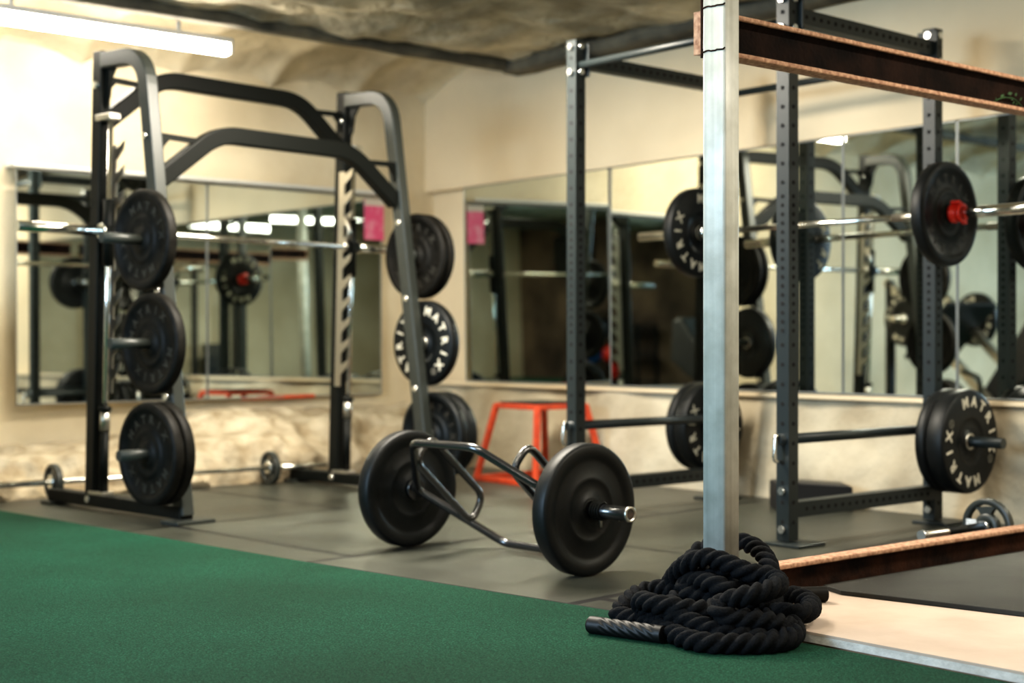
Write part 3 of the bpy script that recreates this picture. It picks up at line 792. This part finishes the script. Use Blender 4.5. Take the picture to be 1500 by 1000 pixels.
def ibeam(name, x0, x1, yf, z0, z1, label, fl=.064, tf=.008, tw=.006, web='rust_dark'):
    """I section along X, front flange edge at yf"""
    t = empty(name, ((x0 + x1) / 2, yf + fl / 2, z0)); hx = (x1 - x0) / 2; h = z1 - z0
    tag(t, label, 'steel beam')
    b = MB(); n = 60
    for zc in (h - .015 / 2, .015 / 2):
        pts = [(-hx + 2 * hx * k / n, .0012 * noise.noise(Vector((k * .7, zc * 50, 0))), zc + .0008 * noise.noise(Vector((k * .9, 3, zc)))) for k in range(n + 1)]
        b.sweep(pts, rrect(fl, .015, .004, 2), smooth=True)
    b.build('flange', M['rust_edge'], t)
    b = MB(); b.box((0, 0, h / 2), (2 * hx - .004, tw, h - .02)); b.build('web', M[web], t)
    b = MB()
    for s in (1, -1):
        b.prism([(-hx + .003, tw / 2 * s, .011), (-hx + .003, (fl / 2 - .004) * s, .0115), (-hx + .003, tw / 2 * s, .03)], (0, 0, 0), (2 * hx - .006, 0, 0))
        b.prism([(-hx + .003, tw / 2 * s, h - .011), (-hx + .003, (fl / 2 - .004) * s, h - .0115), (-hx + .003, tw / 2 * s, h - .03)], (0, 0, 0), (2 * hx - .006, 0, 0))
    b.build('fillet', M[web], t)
    return t
ub = ibeam('rusty_beam', 3.047, 5.66, 2.794, 1.627, 1.752, 'rusty steel beam fixed high on the post, running to the right', web='rust_shaded')
b = MB(); b.box((-1.310, 0, .0625), (.006, .064, .125)); b.build('end_plate', M['rust_edge'], ub)
lb = ibeam('rusty_beam', 3.075, 5.60, 2.796, .0, .120, 'rusty steel beam lying on the floor right of the rope')
# leafy sprig caught in the upper beam
t = empty('plant_sprig', (4.62, 2.812, 1.639)); tag(t, 'small green sprig caught inside the upper rusty beam', 'sprig')
b = MB(); b.tube(rounded([(-.10, 0, 0.002), (-.03, -.004, .03), (.05, 0, .035), (.12, .004, .004)], .03), .0025, 6); b.build('stem', M['leaf'], t)
b = MB()
for k in range(12):
    c = Vector((random.uniform(-.11, .12), random.uniform(-.008, .012), random.uniform(.004, .05))); a = random.uniform(0, 6.28); s = random.uniform(.008, .016)
    u = Vector((math.cos(a), random.uniform(-.3, .3), math.sin(a))).normalized() * s; v = Vector((-math.sin(a), .3, math.cos(a))).normalized() * s * .45
    vs = [b.bm.verts.new(c + o) for o in (-u, -v, u, v)]; b.face(vs)
b.build('leaves', M['leaf'], t)

# plywood step and mat beside the beam
t = empty('plywood_step', (3.9, 2.0, 0)); tag(t, 'pale plywood sheet forming a low step at the right edge', 'plywood sheet')
py = [(2.955, 2.64), (2.985, 1.6), (3.0, .6), (5.5, .6), (5.5, 2.788), (3.13, 2.788), (3.13, 2.64)]
b = MB(); b.prism([(x - 3.9, y - 2.0, .030) for x, y in py], (0, 0, 0), (0, 0, .007)); b.build('top_sheet', M['ply'], t)
b = MB(); b.prism([(x - 3.9 + .0005, y - 2.0, .0095) for x, y in py], (0, 0, 0), (0, 0, .0205)); b.build('edge', M['ply_edge'], t)
b = MB(); b.prism([(x - 3.9 + .006, y - 2.0, .0002) for x, y in py], (0, 0, 0), (0, 0, .0093)); b.build('batten', M['brown'], t)
mp = [(3.462, 2.655), (3.575, 2.123), (3.86, .75), (5.45, .75), (5.45, 2.75), (3.50, 2.75)]
b = MB(); b.prism([(x, y, .0375) for x, y in mp], (0, 0, 0), (0, 0, .014))
tag(b.build('rubber_mat', M['mat'], bevel=.002), 'dark rubber mat lying on the plywood beside the rusty beam', 'mat')

# ------------------------------------------------------------------ battle rope
def catmull(P_, n):
    out = []
    for i in range(len(P_) - 1):
        p0 = P_[max(i - 1, 0)]; p1 = P_[i]; p2 = P_[i + 1]; p3 = P_[min(i + 2, len(P_) - 1)]
        for k in range(n):
            t = k / n
            out.append(.5 * ((2 * p1) + (p2 - p0) * t + (2 * p0 - 5 * p1 + 4 * p2 - p3) * t * t + (3 * p1 - p0 - 3 * p2 + p3) * t ** 3))
    out.append(P_[-1]); return out
def resample(pts, step):
    out = [pts[0]]; acc = 0.0
    for a, b_ in zip(pts, pts[1:]):
        d = (b_ - a).length
        while acc + d >= step:
            tt = (step - acc) / d; a = a.lerp(b_, tt); out.append(a); d = (b_ - a).length; acc = 0.0
        acc += d
    return out
ROPE = [(985, 943, 3.69), (1000, 936, 3.73), (1030, 925, 3.80), (1075, 915, 3.85), (1115, 905, 3.84), (1140, 897, 3.80), (1168, 899, 3.76), (1186, 894, 3.79), (1187, 883, 3.87),
        (1168, 873, 3.93), (1140, 872, 3.95), (1105, 870, 3.93), (1078, 866, 3.83), (1050, 857, 3.83), (1020, 850, 3.91), (1003, 858, 3.95), (1012, 869, 3.91), (1045, 870, 3.87), (1085, 860, 3.86), (1108, 852, 3.90), (1098, 843, 3.95), (1070, 840, 3.92), (1040, 840, 3.93), (1012, 848, 3.98), (988, 860, 4.02), (958, 863, 4.05),
        (937, 868, 4.04), (922, 879, 3.99), (910, 892, 3.95), (906, 900, 3.92), (922, 905, 3.88), (946, 909, 3.84), (975, 922, 3.74), (1005, 938, 3.64), (1035, 949, 3.59), (1070, 951, 3.58),
        (1105, 949, 3.58), (1140, 943, 3.60), (1160, 933, 3.64), (1165, 921, 3.70), (1150, 916, 3.69), (1130, 911, 3.66), (1100, 908, 3.65), (1074, 906, 3.65), (1054, 898, 3.66), (1053, 887, 3.69),
        (1070, 879, 3.68), (1094, 872, 3.67), (1122, 865, 3.69), (1140, 857, 3.73), (1136, 848, 3.79), (1114, 842, 3.82), (1094, 837, 3.83), (1070, 827, 3.86), (1050, 819, 3.89), (1030, 817, 3.91),
        (1006, 826, 3.94), (990, 841, 4.0), (980, 860, 4.07), (985, 872, 4.13), (998, 852, 4.16), (1010, 826, 4.17), (1022, 808, 4.18), (1045, 797, 4.20), (1075, 792, 4.20), (1098, 797, 4.17), (1114, 807, 4.12),
        (1125, 823, 4.06), (1129, 842, 4.0), (1120, 858, 3.96), (1098, 872, 3.90), (1068, 884, 3.82), (1040, 892, 3.76), (1024, 893, 3.74), (1002, 891, 3.74), (980, 888, 3.75), (957, 884, 3.78),
        (941, 880, 3.83), (938, 888, 3.86), (956, 896, 3.82), (990, 903, 3.74), (1026, 916, 3.68), (1060, 926, 3.645), (1100, 933, 3.63), (1134, 937, 3.63), (1156, 929, 3.67), (1162, 913, 3.75), (1150, 902, 3.86), (1120, 905, 3.79), (1080, 905, 3.75), (1040, 905, 3.75), (1005, 900, 3.81), (985, 886, 3.91), (1000, 873, 3.97), (1035, 876, 3.89), (1075, 886, 3.82), (1110, 883, 3.82), (1132, 880, 3.90),
        (1135, 880, 4.02), (1132, 877, 4.10), (1150, 874, 4.12)]
def battle_rope():
    rr = .0275
    pts = [P(x, y, z) for x, y, z in ROPE]
    for p in pts: p.z = max(p.z, .009 + rr * .92)
    for i, (x, y, z) in enumerate(ROPE):
        if pts[i].x > 2.96 and pts[i].y < 2.76 and x > 1130 : pts[i].z = max(pts[i].z, .037 + rr * .92)
    path = resample(catmull(pts, 24), .0038)
    # smooth the path a little
    for _ in range(3):
        path = [path[0]] + [(path[i - 1] + path[i] * 2 + path[i + 1]) / 4 for i in range(1, len(path) - 1)] + [path[-1]]
    lay = .108
    def sec(i):
        ph = 2 * PI * i * .0038 / lay; out = []
        for k in range(42):
            a = 2 * PI * k / 42
            c = abs(math.cos(1.5 * (a + ph))); q = rr * (.52 + .50 * c ** .60)
            q *= 1 + random.uniform(-.03, .03)
            out.append((q * math.cos(a), q * math.sin(a)))
        return out
    root = empty('battle_rope', (PX, PY - .15, 0))
    off = root.location.copy()
    path = [q - off for q in path]
    b = MB(); b.sweep(path, sec, smooth=True, twist=True); b.build('rope', M['rope'], root)
    # loose fibres standing off the strands
    b = MB()
    for _ in range(9000):
        i = random.randrange(2, len(path) - 2); tdir = (path[i + 1] - path[i]).normalized()
        x, y = frame_of(tdir); a = random.uniform(0, 2 * PI)
        nrm = x * math.cos(a) + y * math.sin(a)
        p0 = path[i] + nrm * rr * .9
        d = (nrm * random.uniform(.4, 1) + tdir * random.uniform(-1, 1) + x * random.uniform(-.6, .6)).normalized() * random.uniform(.003, .008)
        s_ = tdir.cross(nrm) * .00022
        vs = [b.bm.verts.new(p0 + s_), b.bm.verts.new(p0 - s_), b.bm.verts.new(p0 + d)]; b.face(vs)
    tag(b.build('loose_fibre', M['rope'], root), kind='stuff')
    # ribbed grips
    def grip(a, c, r, ribs):
        a = Vector(a) - off; c = Vector(c) - off; d = c - a; n = 110
        pts = [a + d * k / n for k in range(n + 1)]
        def sec(i):
            u = i / n; out = []; f = min(1, max(0, (u - .17) / .04)) * min(1, max(0, (.93 - u) / .04)) * ribs
            e = .85 + .15 * min(1, u / .02)
            for k in range(64):
                t_ = 2 * PI * k / 64; q = r * e * (1 - f * .075 * (.5 - .5 * math.cos(8 * t_ - 2 * PI * u * 8 * .95)))
                out.append((q * math.cos(t_), q * math.sin(t_)))
            return out
        bb = MB(); bb.sweep(pts, sec, twist=True); return bb
    ga, gb = P(863, 920, 3.835), P(972, 939, 3.70); ga.z = gb.z = .009 + .0235
    g = grip(ga, gb, .0235, 1).build('grip', M['shrink'], root)
    ha, hb = P(1211, 872, 4.14), P(1142, 874, 4.12); ha.z = hb.z = .038 + .0225
    grip(ha, hb, .0225, 0).build('grip', M['rubber2'], root)
    tag(root, 'pile of thick black twisted battle rope heaped around the steel post', 'rope')
battle_rope()

# ------------------------------------------------------------------ red frame stool (jump box frame) by the wall
def jump_frame():
    c = Vector((5.29, 6.16, 0)); t = empty('plyometric_stand', c)
    tag(t, 'red steel jump box frame with splayed legs in front of the right wall', 'jump box')
    h, a, bs = .445, .18, .262; T = .030
    cs = [(-1, -1), (1, -1), (1, 1), (-1, 1)]
    for sx, sy in cs:
        b = MB(); b.bar((sx * bs, sy * bs, .012), (sx * a, sy * a, h - .01), T, T, up=Vector((1, 0, 0))); b.build('leg', M['red_paint'], t, bevel=.003)
    for k in range(4):
        p0, p1 = cs[k], cs[(k + 1) % 4]
        b = MB(); b.bar((p0[0] * a, p0[1] * a, h - .015), (p1[0] * a, p1[1] * a, h - .015), T, T); b.build('top_rail', M['red_paint'], t, bevel=.003)
        b = MB(); b.bar((p0[0] * bs, p0[1] * bs, .016), (p1[0] * bs, p1[1] * bs, .016), T, T); b.build('base_rail', M['red_paint'], t, bevel=.003)
    b = MB(); b.box((0, 0, h + .004), (2 * a - .03, 2 * a - .03, .008)); b.build('top', M['rubber2'], t)
jump_frame()

# ------------------------------------------------------------------ small bar and plate behind the floor beam
def grip_plate(name, R, t, parent=None, m=None, ring=False):
    """three hand holes: outer rim, hub and three spokes"""
    b = MB()
    b.lathe([(R * .78, t * .5), (R * .97, t * .5), (R, t * .35), (R, -t * .35), (R * .97, -t * .5), (R * .78, -t * .5)], (0, 0, 0), (0, 0, 1), seg=48)
    b.lathe([(.016, t * .5), (R * .46, t * .5), (R * .48, t * .3), (R * .48, -t * .3), (R * .46, -t * .5), (.016, -t * .5)], (0, 0, 0), (0, 0, 1), seg=36)
    for k in range(3):
        a = 2 * PI * k / 3 + .5; n = 8
        rows = []
        for i in range(n + 1):
            r = R * (.36 + .48 * i / n); wd = .44 + .30 * abs(i / n - .35) ** 1.5
            rows.append((r, wd))
        pl = [(r * math.cos(a - w_), r * math.sin(a - w_), -t * .42) for r, w_ in rows] + [(r * math.cos(a + w_), r * math.sin(a + w_), -t * .42) for r, w_ in reversed(rows)]
        b.prism(pl, (0, 0, 0), (0, 0, t * .84))
    return b.build(name, m or M['grey_coat'], parent)
def short_bar():
    R = .105; cx, cy = 4.745, 2.965
    t = empty('short_dumbbell_bar', (cx, cy, R))
    tag(t, 'short chrome bar held level by the grip plate behind the floor beam', 'dumbbell bar')
    b = MB(); b.cyl((-.40, .012, 0), (.05, 0, 0), .0135, seg=14); b.build('shaft', M['steel'], t)
    b = MB(); b.cyl((-.406, .012, 0), (-.39, .012, 0), .0185, seg=14); b.build('end_cap', M['zinc'], t)
    b = MB(); b.cyl((-.25, .008, 0), (-.04, .002, 0), .0175, seg=14); b.build('grip', M['black'], t)
    b = MB(); b.cyl((-.018, 0, 0), (-.045, 0, 0), .027, seg=6); b.build('nut', M['zinc'], t)
    o = grip_plate('grip_plate', R, .026)
    tag(o, 'grey three-hole grip plate with white sticker behind the floor beam', 'weight plate')
    set_axes(o, (cx, cy, R), (-1, .02, 0), 1.15)
    Rz = Matrix.Rotation(-1.15, 3, 'Z'); s = MB(); s.box(Rz @ Vector((-.062, .010, .0142)), (.044, .026, .001), Rz); s.build('sticker', M['sticker'], o)
short_bar()

# light barbell with two small chrome plates along the left wall
def wall_bar():
    y, R = 6.96, .092
    t = empty('light_barbell', (3.37, y, R)); tag(t, 'thin barbell lying along the foot of the left wall', 'barbell')
    b = MB(); b.cyl((-1.25, -.02, 0), (1.0, .02, 0), .013, seg=12); b.build('shaft', M['chrome'], t)
    b = MB(); b.cyl((-1.25, -.02, 0), (-.66, -.01, 0), .0148, seg=12); b.build('sleeve', M['chrome'], t)
    b = MB(); b.cyl((.66, .01, 0), (1.0, .02, 0), .0148, seg=12); b.build('sleeve', M['chrome'], t)
    for x, lb in ((2.755, 'small chrome-spoked plate on the floor barbell behind the machine base'), (4.0, 'small chrome-spoked plate on the floor barbell right of the machine pegs')):
        o = grip_plate('grip_plate', R, .03, m=M['grey_coat'])
        h = MB(); h.lathe([(.016, .02), (.036, .02), (.036, -.02), (.016, -.02)], (0, 0, 0), (0, 0, 1), seg=20); h.build('hub', M['chrome'], o)
        set_axes(o, (x, y + (x - 3.37) * .018, R), (-1, -.02, 0), .3); tag(o, lb, 'weight plate', 'small plates on the floor barbell')
wall_bar()

# low black wedge behind the front right upright
t = empty('wedge_step', P(1188, 722, 6.75)); t.location.z = 0
tag(t, 'low black wedge step on the floor behind the near rack upright', 'wedge')
b = MB()
ux = Vector((CYW, -SY, 0)); uz = Vector((SY, CYW, 0))
pr = [(-.18, 0), (.175, 0), (.175, .112), (.16, .120), (-.10, .137), (-.18, .13)]
b.prism([ux * x + Vector((0, 0, z)) - uz * .1 for x, z in pr], (0, 0, 0), uz * .2); b.build('body', M['vinyl'], t, bevel=.006)

# ------------------------------------------------------------------ what the mirrors show from the rest of the room
t = empty('television', (-3.15, -2.0, 2.0), PI / 2); tag(t, 'dark flat television high on the wall, seen in the mirror', 'television')
b = MB(); b.box((0, -.03, 0), (1.0, .05, .60)); b.build('case', M['vinyl'], t, bevel=.006)
b = MB(); b.box((0, -.057, 0), (.96, .004, .56)); b.build('screen', M['screen'], t)

def leg_press():
    t = empty('leg_press', (1.25, 6.35, 0), math.radians(100)); tag(t, 'black sloping leg press machine seen in the right mirror', 'weight machine')
    V = Vector
    b = MB()
    for s in (-.3, .3): b.bar((-.75, s, .04), (.85, s, .04), .06, .06)
    b.bar((-.75, -.3, .04), (-.75, .3, .04), .06, .06); b.bar((.85, -.3, .04), (.85, .3, .04), .06, .06); b.build('base_frame', M['black'], t, bevel=.005)
    for s in (-.26, .26):
        b = MB(); b.bar((-.35, s, .25), (.85, s, 1.30), .05, .07); b.build('rail', M['steel'], t, bevel=.004)
        b = MB(); b.bar((.8, s, .05), (.8, s, 1.30), .06, .06); b.build('upright', M['black'], t, bevel=.004)
    b = MB(); b.bar((.15, 0, 1.10), (.62, 0, .66), .56, .03, up=V((1, 0, 1))); b.build('foot_plate', M['vinyl'], t, bevel=.004)
    b = MB(); b.prism([(-.75, -.2, .62), (-.15, -.2, .22), (-.05, -.2, .32), (-.62, -.2, 1.05), (-.72, -.2, 1.02)], (0, 0, 0), (0, .4, 0)); b.build('backrest', M['vinyl'], t, bevel=.03)
    b = MB(); b.box((-.08, 0, .30), (.36, .42, .09), Matrix.Rotation(-.3, 3, 'Y')); b.build('seat', M['vinyl'], t, bevel=.02)
    b = MB(); b.cyl((.48, -.55, .98), (.48, .55, .98), .024, seg=14); b.build('plate_peg', M['chrome'], t)
    b = MB()
    for s in (-.3, .3): b.tube(rounded([(-.2, s, .30), (-.2, s, .52), (-.02, s, .56)], .05), .016, 10)
    b.build('grab_handle', M['black'], t)
    rz = math.radians(100)
    for s, lb in ((-.40, 'black lettered plate on the near peg of the mirrored leg press'), (.40, 'black lettered plate on the far peg of the mirrored leg press')):
        loc = V((1.25, 6.35, 0)) + Matrix.Rotation(rz, 3, 'Z') @ V((.48, s, .98)); axd = Matrix.Rotation(rz, 3, 'Z') @ V((0, math.copysign(1, s), 0))
        put_plate(('lettered', .062, 'rubber', True), loc, axd, lb, 'plates on the leg press', .3)
leg_press()
def cable_tower(x, label):
    t = empty('cable_tower', (x, -3.25, .0092)); tag(t, label, 'weight machine', 'cable towers by the back wall')
    for s in (-.35, .35):
        b = MB(); b.bar((s, 0, 0), (s, 0, 2.1), .07, .07); b.build('upright', M['black'], t, bevel=.004)
    b = MB(); b.bar((-.42, 0, 2.1), (.42, 0, 2.1), .09, .08); b.build('top_beam', M['black'], t, bevel=.004)
    b = MB(); b.bar((-.45, .05, .03), (.45, .05, .03), .5, .06); b.build('base', M['black'], t, bevel=.004)
    b = MB()
    for k in range(14): b.box((0, 0, .10 + k * .055), (.36, .16, .048))
    b.build('weight_stack', M['rubber'], t)
    b = MB(); b.cyl((.0, .0, .85), (.0, 0, 2.06), .006, seg=8); b.build('cable', M['steel'], t)
cable_tower(.35, 'dark cable tower with weight stack, seen only in the mirror')
cable_tower(1.75, 'second dark cable tower nearer the corner, seen only in the mirror')
# storage shelf with medicine balls against the dark wall
t = empty('storage_shelf', (-2.85, -.7, .009), 0); tag(t, 'dark storage shelf against the brown wall, seen mirrored', 'shelf')
b = MB()
for yy in (-.8, .8):
    for xx in (-.18, .18): b.box((xx, yy, .55), (.04, .04, 1.1))
b.build('shelf_frame', M['black'], t)
for z in (.25, .65, 1.05):
    b = MB(); b.box((0, 0, z), (.40, 1.62, .03)); b.build('shelf_board', M['black'], t)
k = 0
for z, yy, r, m_, lb in ((.275, -1.2, .15, 'blue', 'blue ball on the lowest shelf, seen mirrored'), (.275, -.75, .14, 'red', 'red ball on the lowest shelf, seen mirrored'), (.675, -.9, .14, 'vinyl', 'black ball on the middle shelf, seen mirrored')):
    b = MB(); n = 16
    b.lathe([(max(.004, r * math.sin(PI * i / n)), -r * math.cos(PI * i / n)) for i in range(n + 1)], (0, 0, 0), (0, 0, 1), seg=28, closed=False)
    b.lathe([(r * .25, r * .958), (r * .25 + .004, r * .975), (r * .25 + .008, r * .962)], (0, 0, 0), (0, 0, 1), seg=24, closed=True)
    o = b.build('medicine_ball', M[m_]); o.location = (-2.85, yy, z + r + .001); tag(o, lb, 'ball', 'medicine balls on the shelf')

# ------------------------------------------------------------------ camera, light, look
cam = bpy.data.cameras.new('camera'); co = bpy.data.objects.new('camera', cam); COL.objects.link(co)
co.location = (0, 0, H); co.rotation_euler = (PI / 2, 0, -math.atan2(SY, CYW))
cam.sensor_width = 36; cam.lens = F / 1500 * 36; cam.clip_start = .05; cam.clip_end = 100
cam.dof.use_dof = True; cam.dof.focus_distance = 3.86; cam.dof.aperture_fstop = 2.0; cam.dof.aperture_blades = 0
scn.camera = co

def area(name, loc, target, sx, sy, power, col):
    l = bpy.data.lights.new(name, 'AREA'); l.shape = 'RECTANGLE'; l.size = sx; l.size_y = sy; l.energy = power; l.color = col
    o = bpy.data.objects.new(name, l); COL.objects.link(o); o.location = loc
    o.rotation_euler = (Vector(target) - Vector(loc)).to_track_quat('-Z', 'Y').to_euler(); return o
area('window_daylight', (-3.0, 4.2, 1.75), (3, 4.0, .6), 2.2, 1.2, 270, (.56, .78, 1.0))
area('overhead_fill', (0.6, -1.2, 2.42), (0.6, -1.2, 0), 2.4, .8, 85, (1.0, .95, .86))  # added soft fill from above, behind the camera; no such fitting seen
area('overhead_fill', (3.3, 4.9, 2.42), (3.3, 4.9, 0), 1.5, .5, 150, (1.0, .92, .78))  # added overhead fill for machine and trap bar, not a seen fitting
area('overhead_fill', (4.5, 1.4, 2.42), (4.5, 1.4, 0), 1.5, .6, 62, (1.0, .92, .78))  # added overhead fill on the plywood side, not a seen fitting

w = bpy.data.worlds.new('world'); scn.world = w; w.use_nodes = True
bg = w.node_tree.nodes['Background']; bg.inputs['Color'].default_value = (.9, .85, .75, 1); bg.inputs['Strength'].default_value = .05
scn.view_settings.view_transform = 'Standard'
scn.view_settings.look = 'Medium High Contrast'
scn.view_settings.exposure = 0.22
scn.cycles.max_bounces = 10; scn.cycles.glossy_bounces = 8; scn.cycles.diffuse_bounces = 4
scn.cycles.use_denoising = True
